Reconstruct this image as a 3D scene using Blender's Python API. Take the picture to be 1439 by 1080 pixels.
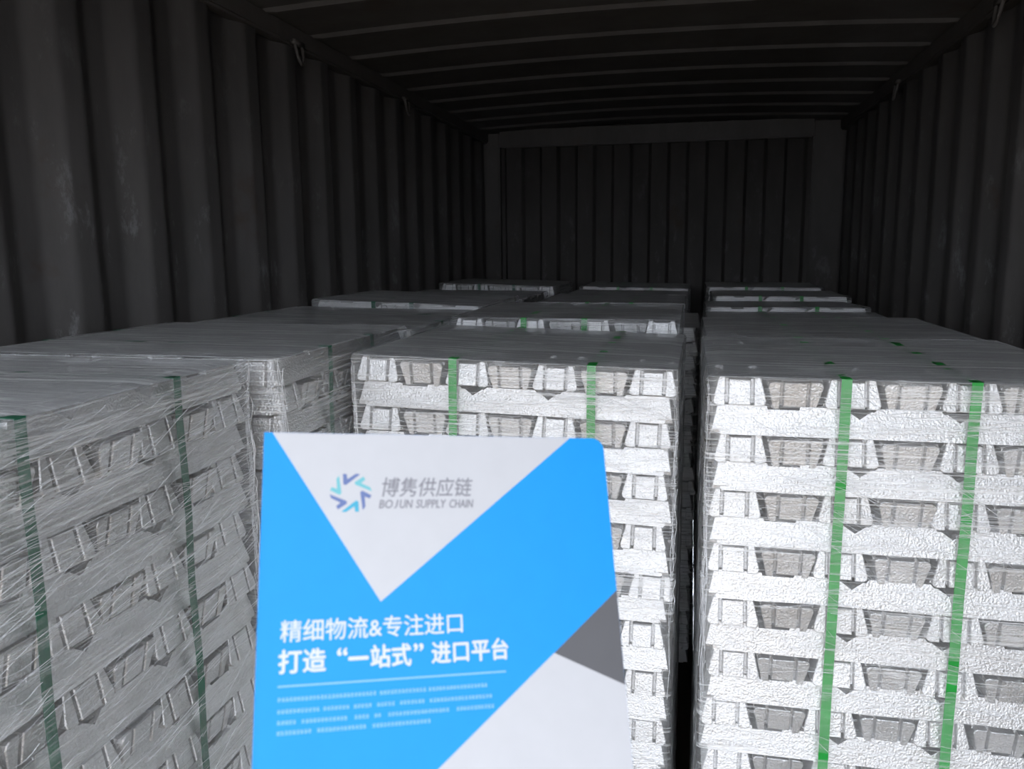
import bpy, bmesh, math, random
from mathutils import Vector, Matrix, noise
random.seed(7)
scn = bpy.context.scene
COL = scn.collection
for o in list(bpy.data.objects): bpy.data.objects.remove(o)

# ------------------------------------------------------------------ camera
EYE = 1.59                       # height of the phone above the container floor
cam_d = bpy.data.cameras.new('camera'); cam = bpy.data.objects.new('camera', cam_d); COL.objects.link(cam)
def cam_axes(yaw, pitch, roll):
    y, p, r = (math.radians(a) for a in (yaw, pitch, roll))
    f = Vector((-math.sin(y)*math.cos(p), math.cos(y)*math.cos(p), -math.sin(p)))
    rt = Vector((math.cos(y), math.sin(y), 0)); up = rt.cross(f)
    return (math.cos(r)*rt + math.sin(r)*up), (-math.sin(r)*rt + math.cos(r)*up), f
RT, UP, FW = cam_axes(12.3, 9.45, -0.6)
m = Matrix((RT, UP, -FW)).transposed().to_4x4(); m.translation = Vector((0, 0, EYE))
cam.matrix_world = m
cam_d.sensor_width = 36; cam_d.lens = 36*1150/1439; cam_d.clip_start = .02
cam_d.dof.use_dof = True; cam_d.dof.focus_distance = 1.7; cam_d.dof.aperture_fstop = 12.0
scn.camera = cam

# ------------------------------------------------------------------ world: open hazy sky outside the doors
world = bpy.data.worlds.new('world'); scn.world = world; world.use_nodes = True
bg = world.node_tree.nodes['Background']; bg.inputs[0].default_value = (.85, .905, 1.0, 1); bg.inputs[1].default_value = 2.7
scn.view_settings.view_transform = 'Standard'; scn.view_settings.look = 'None'
scn.view_settings.gamma = 1; scn.view_settings.use_curve_mapping = False
scn.view_settings.exposure = 0.54

# ------------------------------------------------------------------ helpers
def tag(o, label=None, cat=None, group=None, kind=None):
    if label: o['label'] = label
    if cat: o['category'] = cat
    if group: o['group'] = group
    if kind: o['kind'] = kind
    return o
def link(name, mesh, mat=None, parent=None):
    o = bpy.data.objects.new(name, mesh); COL.objects.link(o)
    if mat and mesh is not None and not mesh.materials: mesh.materials.append(mat)
    if parent: o.parent = parent
    return o
def mesh_py(name, v, f, mat=None, smooth=False):
    me = bpy.data.meshes.new(name); me.from_pydata([tuple(p) for p in v], [], f); me.update()
    if mat: me.materials.append(mat)
    if smooth:
        for p in me.polygons: p.use_smooth = True
    return me
def prism(bm, poly, to3a, to3b):
    """closed prism between two copies of a polygon"""
    a = [bm.verts.new(to3a(p)) for p in poly]; b = [bm.verts.new(to3b(p)) for p in poly]
    n = len(poly); fs = [bm.faces.new(a), bm.faces.new(b[::-1])]
    for i in range(n): fs.append(bm.faces.new((a[i], b[i], b[(i+1) % n], a[(i+1) % n])))
    return fs
def box(bm, x0, x1, y0, y1, z0, z1):
    return prism(bm, [(x0, y0), (x1, y0), (x1, y1), (x0, y1)], lambda p: (p[0], p[1], z0), lambda p: (p[0], p[1], z1))
def done(bm, name, mat, smooth=False):
    bmesh.ops.recalc_face_normals(bm, faces=bm.faces)
    me = bpy.data.meshes.new(name); bm.to_mesh(me); bm.free(); me.materials.append(mat)
    if smooth:
        for p in me.polygons: p.use_smooth = True
    return me
def tube(bm, pts, r, n=4):
    rings = []
    for i, p in enumerate(pts):
        t = (pts[min(i+1, len(pts)-1)] - pts[max(i-1, 0)]).normalized()
        a = t.cross(Vector((0, 0, 1)) if abs(t.z) < .9 else Vector((1, 0, 0))).normalized(); b = t.cross(a)
        rings.append([bm.verts.new(p + r*(math.cos(k*math.tau/n)*a + math.sin(k*math.tau/n)*b)) for k in range(n)])
    for i in range(len(rings)-1):
        for k in range(n): bm.faces.new((rings[i][k], rings[i][(k+1) % n], rings[i+1][(k+1) % n], rings[i+1][k]))
    bm.faces.new(rings[0][::-1]); bm.faces.new(rings[-1])

class NT:
    def __init__(s, name):
        s.m = bpy.data.materials.new(name); s.m.use_nodes = True; s.t = s.m.node_tree; s.n = s.t.nodes
        s.b = s.n['Principled BSDF']; s.out = s.n['Material Output']
    def add(s, typ, **kw):
        d = s.n.new(typ)
        for k, v in kw.items():
            if k in d.inputs.keys() and not hasattr(d, k): d.inputs[k].default_value = v
            else: setattr(d, k, v)
        return d
    def l(s, a, b): s.t.links.new(a, b)
    def noise(s, vec, scale, detail=4, rough=.55):
        d = s.n.new('ShaderNodeTexNoise'); d.inputs['Scale'].default_value = scale
        d.inputs['Detail'].default_value = detail; d.inputs['Roughness'].default_value = rough
        if vec: s.l(vec, d.inputs['Vector'])
        return d
    def mapping(s, src, scale=(1, 1, 1), rot=(0, 0, 0)):
        d = s.n.new('ShaderNodeMapping'); d.inputs['Scale'].default_value = scale; d.inputs['Rotation'].default_value = rot
        s.l(src, d.inputs['Vector']); return d.outputs[0]
    def ramp(s, fac, stops):
        d = s.n.new('ShaderNodeValToRGB'); e = d.color_ramp.elements
        while len(e) < len(stops): e.new(.5)
        for i, (p, c) in enumerate(stops):
            e[i].position = p; e[i].color = c if len(c) == 4 else (*c, 1)
        s.l(fac, d.inputs[0]); return d
    def bump(s, h, strength, dist, normal=None):
        d = s.n.new('ShaderNodeBump'); d.inputs['Strength'].default_value = strength; d.inputs['Distance'].default_value = dist
        s.l(h, d.inputs['Height'])
        if normal: s.l(normal, d.inputs['Normal'])
        return d.outputs[0]
    def math(s, op, a, b=None):
        d = s.n.new('ShaderNodeMath'); d.operation = op
        for i, v in enumerate((a, b)):
            if v is None: continue
            if isinstance(v, (int, float)): d.inputs[i].default_value = v
            else: s.l(v, d.inputs[i])
        return d.outputs[0]

def g3(v): return (v, v, v)
# cast aluminium: pale, matt-metallic, pitted skin; each ingot a little different in tone
def mat_aluminium():
    t = NT('cast_aluminium'); co = t.add('ShaderNodeTexCoord'); oi = t.add('ShaderNodeObjectInfo')
    off = t.add('ShaderNodeVectorMath', operation='ADD'); t.l(co.outputs['Object'], off.inputs[0])
    sc = t.add('ShaderNodeVectorMath', operation='SCALE'); t.l(oi.outputs['Location'], sc.inputs[0]); sc.inputs['Scale'].default_value = 7.3
    t.l(sc.outputs[0], off.inputs[1]); v = off.outputs[0]
    big = t.noise(v, 14, 5, .6)
    r = t.ramp(big.outputs[0], [(.3, (.74, .735, .73)), (.55, (.86, .86, .86)), (.8, (.93, .93, .94))])
    tone = t.ramp(oi.outputs['Random'], [(0, (.86, .85, .84)), (.5, (.96, .96, .96)), (1, (1, 1, 1))])
    mx = t.add('ShaderNodeMix', data_type='RGBA', blend_type='MULTIPLY'); mx.inputs[0].default_value = 1
    t.l(r.outputs[0], mx.inputs[6]); t.l(tone.outputs[0], mx.inputs[7])
    t.l(mx.outputs[2], t.b.inputs['Base Color'])
    t.b.inputs['Metallic'].default_value = .93
    rr = t.ramp(big.outputs[0], [(.3, g3(.36)), (.7, g3(.55))]); t.l(rr.outputs[0], t.b.inputs['Roughness'])
    fine = t.noise(v, 260, 2, .55); mid = t.noise(t.mapping(v, (1, 1, 1.6)), 55, 4, .65)
    n1 = t.bump(mid.outputs[0], .32, .004); n2 = t.bump(fine.outputs[0], .78, .0026, n1)
    t.l(n2, t.b.inputs['Normal']); return t.m
ALU = mat_aluminium()

def mat_strap(name, c1, c2):
    t = NT(name); co = t.add('ShaderNodeTexCoord')
    n = t.noise(co.outputs['Object'], 25, 3)
    r = t.ramp(n.outputs[0], [(.35, c1), (.7, c2)]); t.l(r.outputs[0], t.b.inputs['Base Color'])
    t.b.inputs['Roughness'].default_value = .38
    w = t.noise(co.outputs['Object'], 900, 1); t.l(t.bump(w.outputs[0], .2, .0005), t.b.inputs['Normal'])
    return t.m
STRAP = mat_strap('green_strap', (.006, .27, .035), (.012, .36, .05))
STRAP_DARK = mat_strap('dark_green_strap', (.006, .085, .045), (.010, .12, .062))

# stretch film: clear sheet with milky pulled streaks
def mat_film(name, direction, base, gain, tone, rough):
    t = NT(name); co = t.add('ShaderNodeTexCoord'); v = co.outputs['Object']
    tr = t.add('ShaderNodeBsdfTransparent'); tr.inputs[0].default_value = (.965, .97, .975, 1)
    if direction == 'side':
        s1 = t.noise(t.mapping(v, (2.2, 2.2, 230), (.05, .03, 0)), 1, 3, .65)
        s2 = t.noise(t.mapping(v, (9, 9, 90), (.5, .45, .2)), 1, 4, .7)
    else:
        s1 = t.noise(t.mapping(v, (1.6, 60, 1.6), (0, 0, .03)), 1, 7, .75)
        s2 = t.noise(t.mapping(v, (7, 60, 7), (0, 0, .35)), 1, 4, .7)
    r1 = t.ramp(s1.outputs[0], [(.5, g3(0)), (.72, g3(1))]); r2 = t.ramp(s2.outputs[0], [(.56, g3(0)), (.76, g3(1))])
    patch = t.noise(t.mapping(v, (1, 1, 1) if direction == 'side' else (1, 4.5, 1)), 5 if direction == 'side' else 3.2, 4); rp = t.ramp(patch.outputs[0], [(.38, g3(.18)), (.62, g3(1))])
    st = t.math('MULTIPLY', t.math('MAXIMUM', r1.outputs[0], r2.outputs[0]), rp.outputs[0])
    lw = t.add('ShaderNodeLayerWeight'); lw.inputs[0].default_value = .12
    fac = t.math('MINIMUM', t.math('ADD', t.math('ADD', t.math('MULTIPLY', st, gain), base), t.math('MULTIPLY', lw.outputs['Fresnel'], .45)), .8)
    t.b.inputs['Base Color'].default_value = (tone, tone*1.015, tone*1.02, 1); t.b.inputs['Roughness'].default_value = rough
    t.b.inputs['Specular IOR Level'].default_value = .7
    h = t.math('ADD', s1.outputs[0], t.math('MULTIPLY', s2.outputs[0], 1.0))
    t.l(t.bump(h, .6, .004), t.b.inputs['Normal'])
    mx = t.add('ShaderNodeMixShader'); t.l(fac, mx.inputs[0]); t.l(tr.outputs[0], mx.inputs[1]); t.l(t.b.outputs[0], mx.inputs[2])
    t.l(mx.outputs[0], t.out.inputs[0]); return t.m
FILM_SIDE = mat_film('stretch_film_side', 'side', .09, .66, .97, .2)
FILM_TOP = mat_film('stretch_film_top', 'top', .34, 1.0, .92, .25)
def mat_plain(name, c, rough=.5, metal=0, spec=.25):
    t = NT(name); co = t.add('ShaderNodeTexCoord'); n = t.noise(co.outputs['Object'], 60, 2)
    a = tuple(x*.97 for x in c); r = t.ramp(n.outputs[0], [(.3, a), (.7, c)]); t.l(r.outputs[0], t.b.inputs['Base Color'])
    t.b.inputs['Roughness'].default_value = rough; t.b.inputs['Metallic'].default_value = metal
    t.b.inputs['Specular IOR Level'].default_value = spec; return t.m
STRAND = mat_plain('pulled_film_strand', (.85, .86, .88), .25)
INK = mat_plain('marker_ink', (.03, .03, .035), .6)

# container paint: very dark, sooty, with scuffs low down on the walls and faint rust
def mat_paint(name, c1, c2, scuff=.6):
    t = NT(name); co = t.add('ShaderNodeTexCoord'); v = co.outputs['Object']
    a = t.noise(t.mapping(v, (1, 1, .3)), 5, 6, .65)
    r = t.ramp(a.outputs[0], [(.3, c1), (.7, c2)])
    sn = t.noise(t.mapping(v, (1, 1, .45)), 9, 8, .75); sr = t.ramp(sn.outputs[0], [(.565, g3(0)), (.70, g3(1))])
    sep = t.add('ShaderNodeSeparateXYZ'); t.l(v, sep.inputs[0])
    low = t.ramp(t.math('DIVIDE', sep.outputs[2], 2.4), [(.6, g3(1)), (.95, g3(.15))])
    f = t.math('MULTIPLY', t.math('MULTIPLY', sr.outputs[0], low.outputs[0]), scuff)
    mx = t.add('ShaderNodeMix', data_type='RGBA'); t.l(f, mx.inputs[0]); t.l(r.outputs[0], mx.inputs[6]); mx.inputs[7].default_value = (.30, .30, .31, 1)
    rn = t.noise(v, 3.1, 5, .7); rr = t.ramp(rn.outputs[0], [(.6, g3(0)), (.72, g3(.55))])
    m2 = t.add('ShaderNodeMix', data_type='RGBA'); t.l(rr.outputs[0], m2.inputs[0]); t.l(mx.outputs[2], m2.inputs[6]); m2.inputs[7].default_value = (.075, .05, .036, 1)
    t.l(m2.outputs[2], t.b.inputs['Base Color'])
    t.b.inputs['Roughness'].default_value = .62; t.b.inputs['Specular IOR Level'].default_value = .3
    t.l(t.bump(sn.outputs[0], .25, .004), t.b.inputs['Normal']); return t.m
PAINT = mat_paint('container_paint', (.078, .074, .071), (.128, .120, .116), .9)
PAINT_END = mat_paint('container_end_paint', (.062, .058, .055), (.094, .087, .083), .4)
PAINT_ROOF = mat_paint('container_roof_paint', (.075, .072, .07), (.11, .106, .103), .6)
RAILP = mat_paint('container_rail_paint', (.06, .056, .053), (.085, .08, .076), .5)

def mat_floor():
    t = NT('floor_plywood'); co = t.add('ShaderNodeTexCoord')
    n = t.noise(t.mapping(co.outputs['Object'], (14, 1, 1)), 4, 5, .6)
    r = t.ramp(n.outputs[0], [(.3, (.03, .022, .017)), (.7, (.065, .048, .036))]); t.l(r.outputs[0], t.b.inputs['Base Color'])
    t.b.inputs['Roughness'].default_value = .75; return t.m
FLOOR = mat_floor()
def mat_ground():
    t = NT('yard_ground'); co = t.add('ShaderNodeTexCoord'); n = t.noise(co.outputs['Object'], 1.3, 6, .6)
    r = t.ramp(n.outputs[0], [(.3, (.34, .25, .165)), (.7, (.44, .33, .225))]); t.l(r.outputs[0], t.b.inputs['Base Color'])
    t.b.inputs['Roughness'].default_value = .9; return t.m

# ------------------------------------------------------------------ container shell
XL, XR, YB, YD, ZC = -1.42, .93, 5.75, -.15, 2.375
XM = (XL+XR)/2
def corrugated(name, length, height, pitch, depth, flat_out, slope, flat_in, mat, phase=0., soft=.009):
    """trapezoid corrugation in local x (0..length), local y = depth away from room (0 = innermost), thin closed sheet"""
    pts = []; x = -phase
    while x < length:
        for dx, d in ((0, 0), (flat_in, 0), (flat_in+slope, depth), (flat_in+slope+flat_out, depth)):
            pts.append((x+dx, d))
        x += pitch
    def at(q):
        for (a, d), (b, e) in zip(pts, pts[1:]):
            if a <= q <= b and b > a: return d+(e-d)*(q-a)/(b-a)
        return 0.
    st = soft/2; n = int(length/st); smp = [at(min(max(k*length/n, pts[0][0]), pts[-1][0])) for k in range(n+1)]
    pts = [(k*length/n, sum(smp[max(0, k-2):k+3])/len(smp[max(0, k-2):k+3])) for k in range(n+1)]
    v = []; f = []
    for (a, d) in pts:
        for th in (0, .002):
            for z in (0, height): v.append((a, d+th, z))
    for i in range(len(pts)-1):
        a, b = i*4, i*4+4
        f += [(a, b, b+1, a+1), (a+2, a+3, b+3, b+2), (a, a+2, b+2, b), (a+1, b+1, b+3, a+3)]
    n = (len(pts)-1)*4; f += [(0, 1, 3, 2), (n, n+2, n+3, n+1)]
    return mesh_py(name, v, f, mat, True)
wl = link('wall_left', corrugated('wall_left', YB-YD+.06, ZC+.05, .2785, .036, .072, .066, .072, PAINT, .10)); tag(wl, kind='structure')
wl.matrix_world = Matrix(((0, -1, 0, XL), (1, 0, 0, YD), (0, 0, 1, 0), (0, 0, 0, 1)))
wr = link('wall_right', corrugated('wall_right', YB-YD+.06, ZC+.05, .2785, .036, .072, .066, .072, PAINT, .16)); tag(wr, kind='structure')
wr.matrix_world = Matrix(((0, 1, 0, XR), (1, 0, 0, YD), (0, 0, 1, 0), (0, 0, 0, 1)))
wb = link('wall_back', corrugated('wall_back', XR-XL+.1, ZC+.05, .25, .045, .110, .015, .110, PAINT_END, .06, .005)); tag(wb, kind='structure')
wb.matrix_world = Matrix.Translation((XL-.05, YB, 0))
# roof: transverse ribs, bowed slightly up in the middle
def roof():
    v = []; f = []; nx = 24; ys = []; y = YD
    while y < YB+.05:
        for dy, d in ((0, 0), (.295, 0), (.311, -.012), (.333, -.012), (.349, 0)): ys.append((y+dy, d))
        y += .355
    for (yy, d) in ys:
        for i in range(nx+1):
            u = i/nx*2-1; x = XM+u*((XR-XL)/2+.045)
            rib = d if abs(u) < .93 else d*max(0, (1-abs(u))/.07)
            v.append((x, yy, ZC+.035*(1-u*u)+rib))
    n = nx+1
    for j in range(len(ys)-1):
        for i in range(nx): f.append((j*n+i, (j+1)*n+i, (j+1)*n+i+1, j*n+i+1))
    k = len(v); v += [(a, b, c+.004) for a, b, c in v]
    f += [tuple(q+k for q in reversed(p)) for p in f]
    return mesh_py('ceiling', v, f, PAINT_ROOF)
tag(link('ceiling', roof()), kind='structure')
def rail(name, x0, x1, y0, y1, z0, z1, mat=None):
    bm = bmesh.new(); box(bm, x0, x1, y0, y1, z0, z1)
    bmesh.ops.bevel(bm, geom=bm.edges[:], offset=.008, segments=2, affect='EDGES')
    return tag(link(name, done(bm, name, mat or RAILP)), kind='structure')
tr_l = rail('trim_1', XL-.035, XL+.02, YD, YB, ZC-.065, ZC+.006)
tr_r = rail('trim_2', XR-.02, XR+.035, YD, YB, ZC-.065, ZC+.006)
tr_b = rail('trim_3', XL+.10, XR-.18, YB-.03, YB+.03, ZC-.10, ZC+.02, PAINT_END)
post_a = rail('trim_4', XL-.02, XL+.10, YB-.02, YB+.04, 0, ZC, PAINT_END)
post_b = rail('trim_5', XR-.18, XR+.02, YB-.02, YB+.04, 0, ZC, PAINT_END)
# lashing rings hanging from the rails
def ring(parent, x, y, side):
    bm = bmesh.new(); pts = []
    for k in range(13):
        a = math.pi*k/12; pts.append(Vector((x+side*.012*math.sin(a), y+.028*math.cos(a), ZC-.055-.075*math.sin(a))))
    tube(bm, pts, .006, 6); box(bm, x-.008, x+.008, y-.04, y+.04, ZC-.066, ZC-.05)
    link('lashing_ring', done(bm, 'lashing_ring', RAILP, True), parent=parent)
for y in (1.7, 2.85, 4.0): ring(tr_l, XL+.03, y, 1)
for y in (1.5, 2.9, 4.2): ring(tr_r, XR-.03, y, -1)
# floor boards
fl = link('floor', None); tag(fl, kind='structure'); nb = 8; bw = (XR-XL)/nb
bmf = bmesh.new(); box(bmf, -bw/2+.002, bw/2-.002, YD, YB, -.028, 0); fm = done(bmf, 'floor_board', FLOOR)
for i in range(nb): link('floor_board', fm, parent=fl).location = (XL+bw*(i+.5), 0, 0)
bm = bmesh.new(); box(bm, -14, 14, -26, YD-.2, -1.32, -1.2)
tag(link('ground', done(bm, 'ground', mat_ground())), kind='structure')

# ------------------------------------------------------------------ ingots
L, H0, HB = .65, .051, .0455     # length, height over the ridges, height of the body
TAN = .2                         # ends slope inwards towards the narrow face
def hw(z): return .0468-.0108*z/H0
def make_ingot(seed):
    rnd = random.Random(seed); bm = bmesh.new()
    S = lambda s: (s-.5)*L
    # body profile (x,z), bottom wavy
    bot = [(S(.024), .004), (S(.03), .0008)] + [(S(s), rnd.uniform(0, .0026)) for s in (.14, .27, .41, .55, .69, .83)] + [(S(.97), .0008), (S(.976), .004)]
    e = S(.976)-HB*TAN
    top = [(e, HB), (S(.648), HB), (S(.62), .033), (S(.592), HB), (S(.408), HB), (S(.38), .033), (S(.352), HB), (-e, HB)]
    prof = bot+top
    prism(bm, prof, lambda p: (p[0], -hw(p[1]), p[1]), lambda p: (p[0], hw(p[1]), p[1]))
    # ridges along both edges of the narrow face
    for s0, s1, a, b in ((.028, .15, .000, .008), (.228, .348, .008, .024), (.412, .588, .024, .024), (.652, .772, .024, .008), (.85, .972, .008, .000)):
        for sg in (-1, 1):
            z0, z1 = HB-.003, H0+rnd.uniform(-.0012, .0008)
            q = [(S(s0), z0), (S(s1), z0), (S(s1-b*.5), z1), (S(s0+a*.5), z1)]
            prism(bm, q, lambda p: (p[0], sg*(hw(p[1])+.0003), p[1]), lambda p: (p[0], sg*.0235, p[1]))
    # end panels: two lugs and a centre field, divided by grooves
    for en in (-1, 1):
        for sg in (-1, 0, 1):
            if sg: poly = [(.0242, .0006), (.0385, .0006), (.0438, .0036), (hw(.0095)+.0006, .0095), (hw(H0), H0-.002), (hw(H0)-.002, H0), (.0242, H0)]
            else: poly = [(-.0190, .0018), (.0190, .0018), (.0190, HB+.0006), (-.0190, HB+.0006)]
            if sg: poly = [(sg*a, b) for a, b in poly]
            ou = lambda p: (en*(L/2-.0005-p[1]*TAN), p[0], p[1]); inn = lambda p: (en*(L/2-.030-p[1]*TAN), p[0], p[1])
            fs = prism(bm, poly, ou, inn)
            bmesh.ops.bevel(bm, geom=list(fs[0].edges), offset=.0014, segments=1, affect='EDGES')
    for v in bm.verts:
        n = noise.noise_vector(v.co*17+Vector((seed*5.1, 0, 0)))*.0011; v.co += n
    return done(bm, 'ingot', ALU)
INGOTS = [make_ingot(i) for i in range(5)]
PIT = (L-2*.047)/6
UPR = .1856/2

def rounded_rect(a, b, r, n):
    pts = []
    for cx, cy, a0 in ((a-r, b-r, 0), (-a+r, b-r, 90), (-a+r, -b+r, 180), (a-r, -b+r, 270)):
        for k in range(4):
            t = math.radians(a0+30*k); pts.append((cx+r*math.cos(t), cy+r*math.sin(t)))
    out = []
    for i, p in enumerate(pts):
        q = pts[(i+1) % len(pts)]; d = math.dist(p, q); k = max(1, int(d/n))
        out += [(p[0]+(q[0]-p[0])*j/k, p[1]+(q[1]-p[1])*j/k) for j in range(k)]
    return out

def bundle(label, xl, yf, h_eye, top='Y', yaw=0., tilt=0., straps=(), side_straps=(), seed=0, strands=0, group='wrapped ingot stacks', pitch=.052, smat=None, corners=(), back=0.):
    rnd = random.Random(seed*31+5)
    Ht = EYE-h_eye; N = round(Ht/pitch); p = (Ht-.002)/N
    root = bpy.data.objects.new('ingot_stack', None); COL.objects.link(root)
    root.location = (xl+L/2, yf+L/2, 0.0012); root.rotation_euler = (0, 0, math.radians(yaw)); root.empty_display_size = .2
    tag(root, label, 'ingot stack', group)
    tl = math.radians(tilt); tb = math.radians(back)
    def settle(x, y, z): return z-x*math.tan(tl*z/Ht)-y*math.tan(tb*z/Ht)
    lay_off = []
    for k in range(N):                       # k = 0 is the top layer
        z = Ht-(k+1)*p; kind = top if k % 2 == 0 else ('X' if top == 'Y' else 'Y')
        ox, oy, tw = rnd.uniform(-.0055, .0055), rnd.uniform(-.005, .005), math.radians(rnd.uniform(-.5, .5))
        lay_off.append((ox, oy))
        for i in range(7):
            inv = i % 2 == 1
            a = (i-3)*PIT + rnd.uniform(-.003, .003) + (.002 if inv else 0)
            b = rnd.uniform(-.0022, .0022)
            if inv: b += 0
            o = link('ingot', INGOTS[rnd.randrange(5)], parent=root)
            pos = (a+ox, b+oy) if kind == 'Y' else (b+ox, a+oy)
            zz = z
            if inv: zz = z + (.0458 if k < N-1 else H0+.0005)
            rz = tw+math.radians(rnd.uniform(-.5, .5)) + (math.pi if rnd.random() < .5 else 0)
            M = Matrix.Rotation(rz, 4, 'Z')
            if kind == 'Y': M = Matrix.Rotation(math.pi/2, 4, 'Z') @ M
            if inv: M = M @ Matrix.Rotation(math.pi, 4, 'X')
            ang = tl*z/Ht
            M = Matrix.Rotation(ang, 4, 'Y') @ Matrix.Rotation(-tb*z/Ht, 4, 'X') @ M
            M.translation = (pos[0], pos[1], settle(pos[0], pos[1], zz))
            o.matrix_local = M
    # straps: closed loops round the stack
    def strap(c, axis):
        e = L/2+.0075; v = []; f = []; path = []
        zs = [j*Ht/26 for j in range(27)]
        wob = lambda q: .0018*math.sin(q*23+c*40)
        for z in zs: path.append((-e+wob(z), z, 0))
        for j in range(1, 12): path.append((-e+2*e*j/12, Ht+.0035+.001*math.sin(j*2.1), 1))
        for z in reversed(zs): path.append((e+wob(z), z, 0))
        pts = [(q[0], max(.001, min(q[1]+(.0035 if q[1] > Ht-.001 and not q[2] else 0), Ht+.006))) for q in path]
        n = len(pts); drift = rnd.uniform(-.004, .004)
        for i, (a, z) in enumerate(pts):
            pa = pts[max(i-1, 0)]; pb = pts[min(i+1, n-1)]
            t = Vector((pb[0]-pa[0], pb[1]-pa[1])).normalized(); nn = Vector((-t.y, t.x))*.0009
            w = c+drift*math.sin(z*3)
            for th in (0, 1):
                for s in (-.0085, .0085):
                    A, Z = a+nn.x*th, z+nn.y*th
                    x, y = (w+s, A) if axis == 'Y' else (A, w+s)
                    v.append((x, y, settle(x, y, Z)))
        for i in range(n-1):
            a, b = i*4, i*4+4
            f += [(a, a+1, b+1, b), (a+2, b+2, b+3, a+3), (a, b, b+2, a+2), (a+1, a+3, b+3, b+1)]
        f += [(0, 2, 3, 1), (n*4-4, n*4-3, n*4-1, n*4-2)]
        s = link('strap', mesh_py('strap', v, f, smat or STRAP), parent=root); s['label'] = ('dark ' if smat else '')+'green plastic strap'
    for c in straps: strap(c, 'Y')
    for c in side_straps: strap(c, 'X')
    # stretch film: side sleeve and top sheet
    e = L/2+.0105; ring0 = rounded_rect(e, e, .012, .03); n = len(ring0)
    levels = [Ht+.004]+[Ht-.004-j*p/2 for j in range(2*N-2)]
    v = []; f = []; sd = Vector((seed*3.7, seed*1.3, 0))
    for j, z in enumerate(levels):
        for (x, y) in ring0:
            d = noise.noise(Vector((x*6, y*6, z*9))+sd)*.0035 + (.0015 if j % 2 else -.0005) - (.004 if j == 0 else 0)
            ln = math.hypot(x, y); xx, yy = x+x/ln*d, y+y/ln*d
            v.append((xx, yy, settle(xx, yy, z)))
    for j in range(len(levels)-1):
        for i in range(n):
            a, b = j*n+i, j*n+(i+1) % n; f.append((a, a+n, b+n, b))
    fs = link('film_wrap', mesh_py('film_wrap', v, f, FILM_SIDE, True), parent=root); fs['label'] = 'clear stretch film round the sides'
    v = []; f = []; g = 22
    for j in range(g+1):
        for i in range(g+1):
            x = (i/g*2-1)*(e-.004); y = (j/g*2-1)*(e-.004)
            dz = .0052+.0022*noise.noise(Vector((x*9, y*30, 3))+sd) if 0 < i < g and 0 < j < g else .002
            v.append((x, y, settle(x, y, Ht+dz)))
    for j in range(g):
        for i in range(g): a = j*(g+1)+i; f.append((a, a+1, a+g+2, a+g+1))
    ft = link('film_top', mesh_py('film_top', v, f, FILM_TOP, True), parent=root); ft['label'] = 'clear stretch film over the top'
    if strands:
        bm = bmesh.new()
        for q in range(strands):
            face = rnd.choice('rrrrf' if xl < -1 else 'ffffrl'); ln = rnd.uniform(.04, .24); a0 = rnd.uniform(-.3, .25); z0 = Ht-abs(rnd.gauss(0, .32))-.01
            sl = rnd.choice((rnd.gauss(.03, .05), rnd.gauss(0, .04), rnd.gauss(.12, .06), rnd.gauss(-.45, .3) if xl > -1 else rnd.gauss(.2, .08))); pts = []
            for k in range(7):
                a = min(a0+ln*k/6, .318); z = z0+sl*(a-a0)+.004*math.sin(k*.9+q)
                z = max(.05, min(Ht+.003, z)); d = L/2+.0135
                x, y = {'f': (a, -d), 'r': (d, a), 'l': (-d, a)}[face]
                pts.append(Vector((x, y, settle(x, y, z))))
            if (pts[-1]-pts[0]).length > .03: tube(bm, pts, rnd.uniform(.00016, .00042), 3)
        for (sx, sy, num) in corners:           # gathered film running down an edge
            for q in range(num):
                z0 = Ht-rnd.uniform(-.004, .45); ln = rnd.uniform(.05, .3); pts = []; a, b = rnd.uniform(-.012, .006), rnd.uniform(-.012, .006)
                for k in range(9):
                    z = max(.05, z0-ln*k/8); w = .004*math.sin(k*1.1+q*1.7)
                    x = sx*(L/2+.006+a*.5+w*.5); y = sy*(L/2+.006+b*.5)+w
                    pts.append(Vector((x, y, settle(x, y, z))))
                tube(bm, pts, rnd.uniform(.0003, .0008), 3)
        st = link('film_strands', done(bm, 'film_strands', STRAND), parent=root); st['kind'] = 'stuff'; st['label'] = 'pulled white film strands'
    return root

FB = 'film-wrapped aluminium ingot stack '
WR, MC, WL = 'along the right wall', 'in the middle row', 'along the left wall'
R1 = bundle(FB+'along the right wall, farthest from the end wall', .041, 1.445, .2275, 'Y', 0, .2, (-.108, .092), seed=1, strands=420, pitch=.0505, corners=((-1, -1, 26),))
R2 = bundle(FB+WR+', fifth from the end wall', .05, 2.17, .238, 'Y', .5, 0, (-.10, .10), seed=2)
R3 = bundle(FB+WR+', fourth from the end wall', .072, 2.92, .277, 'X', -.5, 0, (-.10, .10), seed=3)
R4 = bundle(FB+WR+', third from the end wall', .077, 3.655, .272, 'X', 0, 0, (-.11, .12), seed=4, back=1.6)
R5 = bundle(FB+WR+', second from the end wall', .125, 4.345, .2605, 'X', 0, .3, (-.1, .1), seed=5, back=.5)
R6 = bundle(FB+WR+', against the end wall', .10, 5.045, .245, 'X', 0, .6, (-.1, .1), seed=6)
C1 = bundle(FB+'directly behind the blue brochure', -.672, 1.575, .226, 'Y', -.6, 1.6, (-.117, .166), seed=7, strands=460, corners=((-1, -1, 40), (1, -1, 26)))
C2 = bundle(FB+MC+', second behind the brochure', -.681, 2.315, .204, 'Y', 0, .3, (-.11, .065), seed=8, strands=120, corners=((1, -1, 12),))
C3 = bundle(FB+MC+', fourth from the end wall', -.622, 3.012, .29, 'X', 0, .3, (-.1, .1), seed=9)
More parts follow.
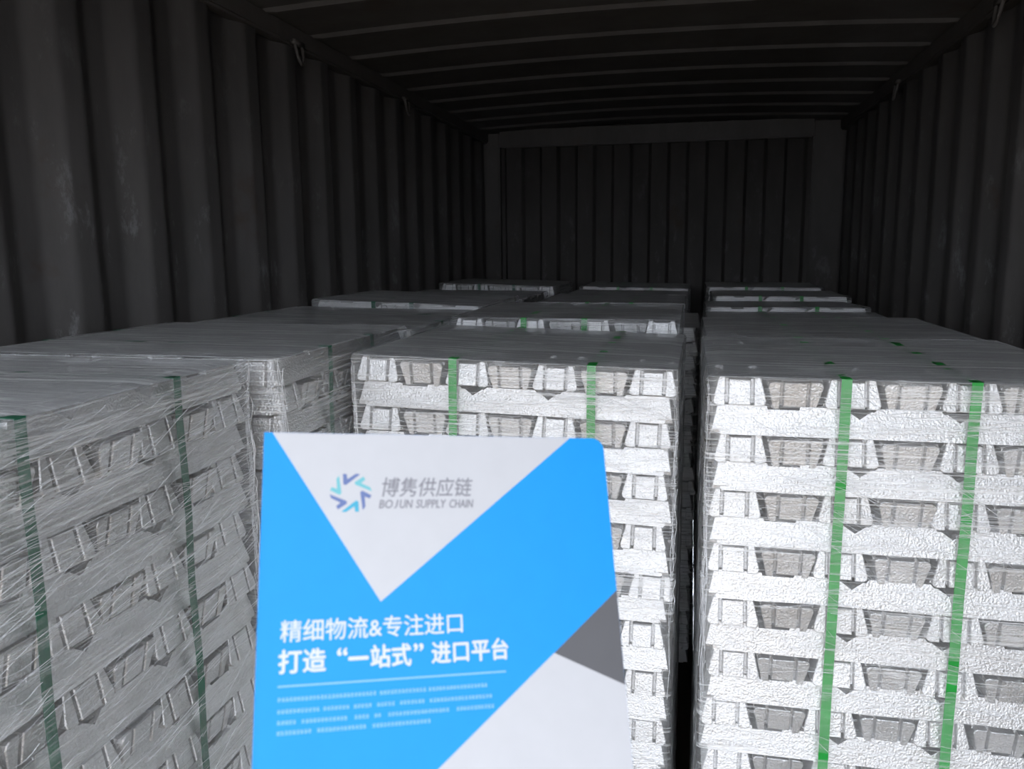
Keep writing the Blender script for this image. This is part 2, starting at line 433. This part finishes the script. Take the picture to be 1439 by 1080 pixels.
C4 = bundle(FB+MC+', third from the end wall', -.68, 3.705, .25, 'X', 0, .6, (-.1, .1), seed=10)
C5 = bundle(FB+MC+', second from the end wall', -.67, 4.392, .264, 'X', 0, .8, (-.1, .1), seed=11)
C6 = bundle(FB+MC+', against the end wall', -.66, 5.077, .248, 'X', 0, 1.3, (-.1, .1), seed=12)
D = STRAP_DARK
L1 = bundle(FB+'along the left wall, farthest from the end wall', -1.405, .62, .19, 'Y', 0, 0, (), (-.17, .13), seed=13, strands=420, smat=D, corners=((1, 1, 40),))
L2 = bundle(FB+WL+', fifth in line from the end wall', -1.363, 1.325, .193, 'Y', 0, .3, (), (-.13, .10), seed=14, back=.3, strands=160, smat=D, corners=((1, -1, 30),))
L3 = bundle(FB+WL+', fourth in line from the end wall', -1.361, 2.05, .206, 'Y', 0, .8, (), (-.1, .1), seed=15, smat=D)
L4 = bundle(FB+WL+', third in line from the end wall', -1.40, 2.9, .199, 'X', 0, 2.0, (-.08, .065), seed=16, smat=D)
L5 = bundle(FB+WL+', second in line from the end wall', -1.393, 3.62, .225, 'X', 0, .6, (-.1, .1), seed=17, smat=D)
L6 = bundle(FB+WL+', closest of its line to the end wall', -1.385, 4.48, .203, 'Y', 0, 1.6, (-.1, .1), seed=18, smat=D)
# marker scribble on the front top ingot of L4: a D and two fours
def scribble(root, h_eye, tilt):
    Ht = EYE-h_eye; bm = bmesh.new(); z0 = Ht-.029; y = -L/2+.001
    def st(pts):
        tube(bm, [Vector((x, y+.2*(z)-.0035, z0+z*.85-x*math.tan(math.radians(tilt)))) for x, z in pts], .0011, 4)
    x = -.055
    st([(x, 0), (x, .026)]); st([(x, .026), (x+.018, .022), (x+.023, .012), (x+.016, .002), (x, 0)])
    for x in (-.012, .028):
        st([(x+.014, .027), (x, .010), (x+.022, .010)]); st([(x+.016, .018), (x+.013, -.002)])
    o = link('marker_writing', done(bm, 'marker_writing', INK), parent=root); o['label'] = 'handwritten black marker characters'
scribble(L4, .199, 2.0)

# ------------------------------------------------------------------ brochure held up in front of the stacks
BW, BH, BT = .21, .297, .004
o_c = Vector((-.14171879, .02740306, .47035095)); e_u = Vector((.95558988, .03686591, .29238482)); e_v = Vector((.05612519, .9512191, -.30336808))
def c2w(c, point=True):
    w = RT*c.x - UP*c.y + FW*c.z
    return w+Vector((0, 0, EYE)) if point else w
O = c2w(o_c); EU = c2w(e_u, False).normalized(); EV = c2w(e_v, False).normalized(); EN = EU.cross(-EV).normalized()   # EN points to the reader
BM = Matrix((EU, -EV, EN)).transposed().to_4x4(); BM.translation = O-EV*-BH       # origin: lower left corner
bro = bpy.data.objects.new('brochure', None); COL.objects.link(bro); bro.matrix_world = BM; bro.empty_display_size = .05
tag(bro, 'blue and white company brochure held upright in front of the ingot stacks', 'brochure')
BLUE = mat_plain('print_blue', (.004, .23, .60), .5); WHITE = mat_plain('print_white', (.42, .425, .445), .45)
GREY = mat_plain('print_grey', (.088, .088, .095), .5); PAGES = mat_plain('paper_pages', (.75, .75, .74), .8)
TXTG = mat_plain('print_text_grey', (.185, .185, .205), .5); TXTW = mat_plain('print_text_white', (.50, .52, .57), .5)
TXTL = mat_plain('print_text_pale_blue', (.19, .39, .60), .5); LG1 = mat_plain('logo_blue', (.105, .145, .30), .5)
LG2 = mat_plain('logo_cyan', (.05, .30, .43), .5); LG3 = mat_plain('logo_teal', (.13, .37, .41), .5)
def P(u, v): return (u, BH-v)               # printed position (from the top left corner) to local x,y
def outline(r, ins=0):
    pts = [(ins, ins), (BW-ins, ins)]
    pts += [(BW-ins-r+r*math.cos(a), BH-ins-r+r*math.sin(a)) for a in [math.pi/2*k/6 for k in range(7)]]
    pts += [(ins, BH-ins)]
    return pts
def slab(name, poly, z0, z1, mat):
    bm = bmesh.new(); prism(bm, poly, lambda p: (p[0], p[1], z0), lambda p: (p[0], p[1], z1))
    return link(name, done(bm, name, mat), parent=bro)
cover = slab('front_cover', outline(.0075), -.0004, 0, BLUE)
slab('pages', outline(.0075, .0008), -BT+.0004, -.0004, PAGES)
slab('back_cover', outline(.0075), -BT, -BT+.0004, BLUE)
slab('spine', [(-.0006, 0), (.0006, 0), (.0006, BH), (-.0006, BH)], -BT, .0001, BLUE)
def printed(name, uv, mat, z=.00006, parent=None):
    v = [(*P(u, w), z) for u, w in uv]
    bm = bmesh.new(); prism(bm, uv, lambda p: (*P(*p), z), lambda p: (*P(*p), -.0002))
    return link(name, done(bm, name, mat), parent=parent or cover)
printed('white_triangle', [(.0040, .0001), (.1870, .0001), (.0654, .0969)], WHITE)
printed('white_corner', [(.1666, .130), (.2099, .1505), (.2099, .2968), (.0001, .2968), (.0001, .2610)], WHITE)
printed('grey_corner', [(.2099, .0958), (.2099, .1507), (.1666, .130)], GREY, .00005)
def glyphs(body, shear=0.):
    cu = bpy.data.curves.new('glyphs', 'FONT'); cu.body = body; cu.size = .01; cu.shear = shear; cu.resolution_u = 3; cu.extrude = .00004
    tmp = bpy.data.objects.new('glyphs', cu); COL.objects.link(tmp)
    me = bpy.data.meshes.new_from_object(tmp.evaluated_get(bpy.context.evaluated_depsgraph_get()))
    bpy.data.objects.remove(tmp); bpy.data.curves.remove(cu)
    v = [q.co.copy() for q in me.vertices]; f = [tuple(p.vertices) for p in me.polygons]; bpy.data.meshes.remove(me)
    return v, f
def text(name, pieces, mat, shear=0., bold=0.):
    """pieces: (body, u, v of lower edge, width, height); bold = thickening by overlaid shifted copies"""
    V = []; Fc = []
    for body, u, vb, width, height in pieces:
        v, f = glyphs(body, shear); x0, y0 = min(q.x for q in v), min(q.y for q in v)
        sx = width/(max(q.x for q in v)-x0); sy = height/(max(q.y for q in v)-y0); bx, by = P(u, vb)
        for i, (dx, dy) in enumerate(((0, 0), (bold, 0), (-bold, 0), (0, bold), (0, -bold)) if bold else ((0, 0),)):
            n = len(V); V += [((q.x-x0)*sx+bx+dx, (q.y-y0)*sy+by+dy, q.z+.00012+i*.000004) for q in v]; Fc += [tuple(k+n for k in p) for p in f]
    return link(name, mesh_py(name, V, Fc, mat), parent=cover)
bpy.context.view_layer.update()
text('company_name', [('博隽供应链', .0667, .0376, .0548, .0115)], TXTG, .22, .00010)
text('company_name_latin', [('BO', .0648, .0443, .0080, .0049), ('J', .0736, .0443, .0026, .0049), ('UN', .0770, .0443, .0076, .0049), ('SUPPLY', .0866, .0443, .0182, .0049), ('CHAIN', .1068, .0443, .0146, .0049)], TXTG, .2, .00012)
text('headline', [('精细物流&专注进口', .0115, .1160, .1005, .0113)], TXTW, 0, .00013)
text('slogan', [('打造', .0110, .1318, .0245, .0117), ('“', .0418, .1243, .0050, .0036), ('一', .0478, .1270, .0105, .0013), ('站式', .0598, .1318, .0222, .0117),
     ('”', .0838, .1243, .0050, .0036), ('进口平台', .0938, .1316, .0446, .0115)], TXTW, 0, .00034)
printed('rule_line', [(.0108, .1379), (.1366, .1379), (.1366, .1388), (.0108, .1388)], TXTL, .00007)
# paragraph far too small to read: rows of tiny marks
bm = bmesh.new(); rp = random.Random(3)
rows = [(.1449, ((.011, .0615), (.0645, .089), (.0915, .1248))), (.1508, ((.011, .032), (.0345, .047), (.0505, .0595), (.0630, .0720), (.0755, .0890), (.0920, .1278))),
        (.1562, ((.011, .0205), (.0235, .0475), (.0510, .058), (.0615, .0655), (.0690, .1030), (.1070, .1276))), (.1612, ((.011, .0285), (.0315, .0570), (.0605, .0909)))]
for v, segs in rows:
    for a, b in segs:
        u = a
        while u < b:
            w = .0017
            for q in range(3):
                zz = v-.0009+.00072*q+rp.uniform(-.0001, .0001); u1 = u+w*rp.uniform(.75, 1)
                prism(bm, [(u, zz), (u1, zz), (u1, zz+.00042), (u, zz+.00042)], lambda p: (*P(*p), .00008), lambda p: (*P(*p), -.0001))
            um = u+w*rp.uniform(.3, .6)
            prism(bm, [(um, v-.001), (um+.0004, v-.001), (um+.0004, v+.001), (um, v+.001)], lambda p: (*P(*p), .00009), lambda p: (*P(*p), -.0001))
            u += .0020
para = link('paragraph_text', done(bm, 'paragraph_text', TXTL), parent=cover); para['kind'] = 'stuff'
# emblem: ring of six check-mark strokes
K = 7.5e-5
STROKE = [(-62, -148), (-33, -148), (-27, -106), (38, -150), (72, -146), (-38, -60), (-58, -66)]
for k, mt in enumerate((LG1, LG3, LG1, LG2, LG1, LG3)):
    a = math.radians(60*k); c, q = math.cos(a), math.sin(a)
    printed('emblem_stroke', [(.0486+K*(x*c-y*q), .0352+K*(x*q+y*c)) for x, y in STROKE], mt, .00009)
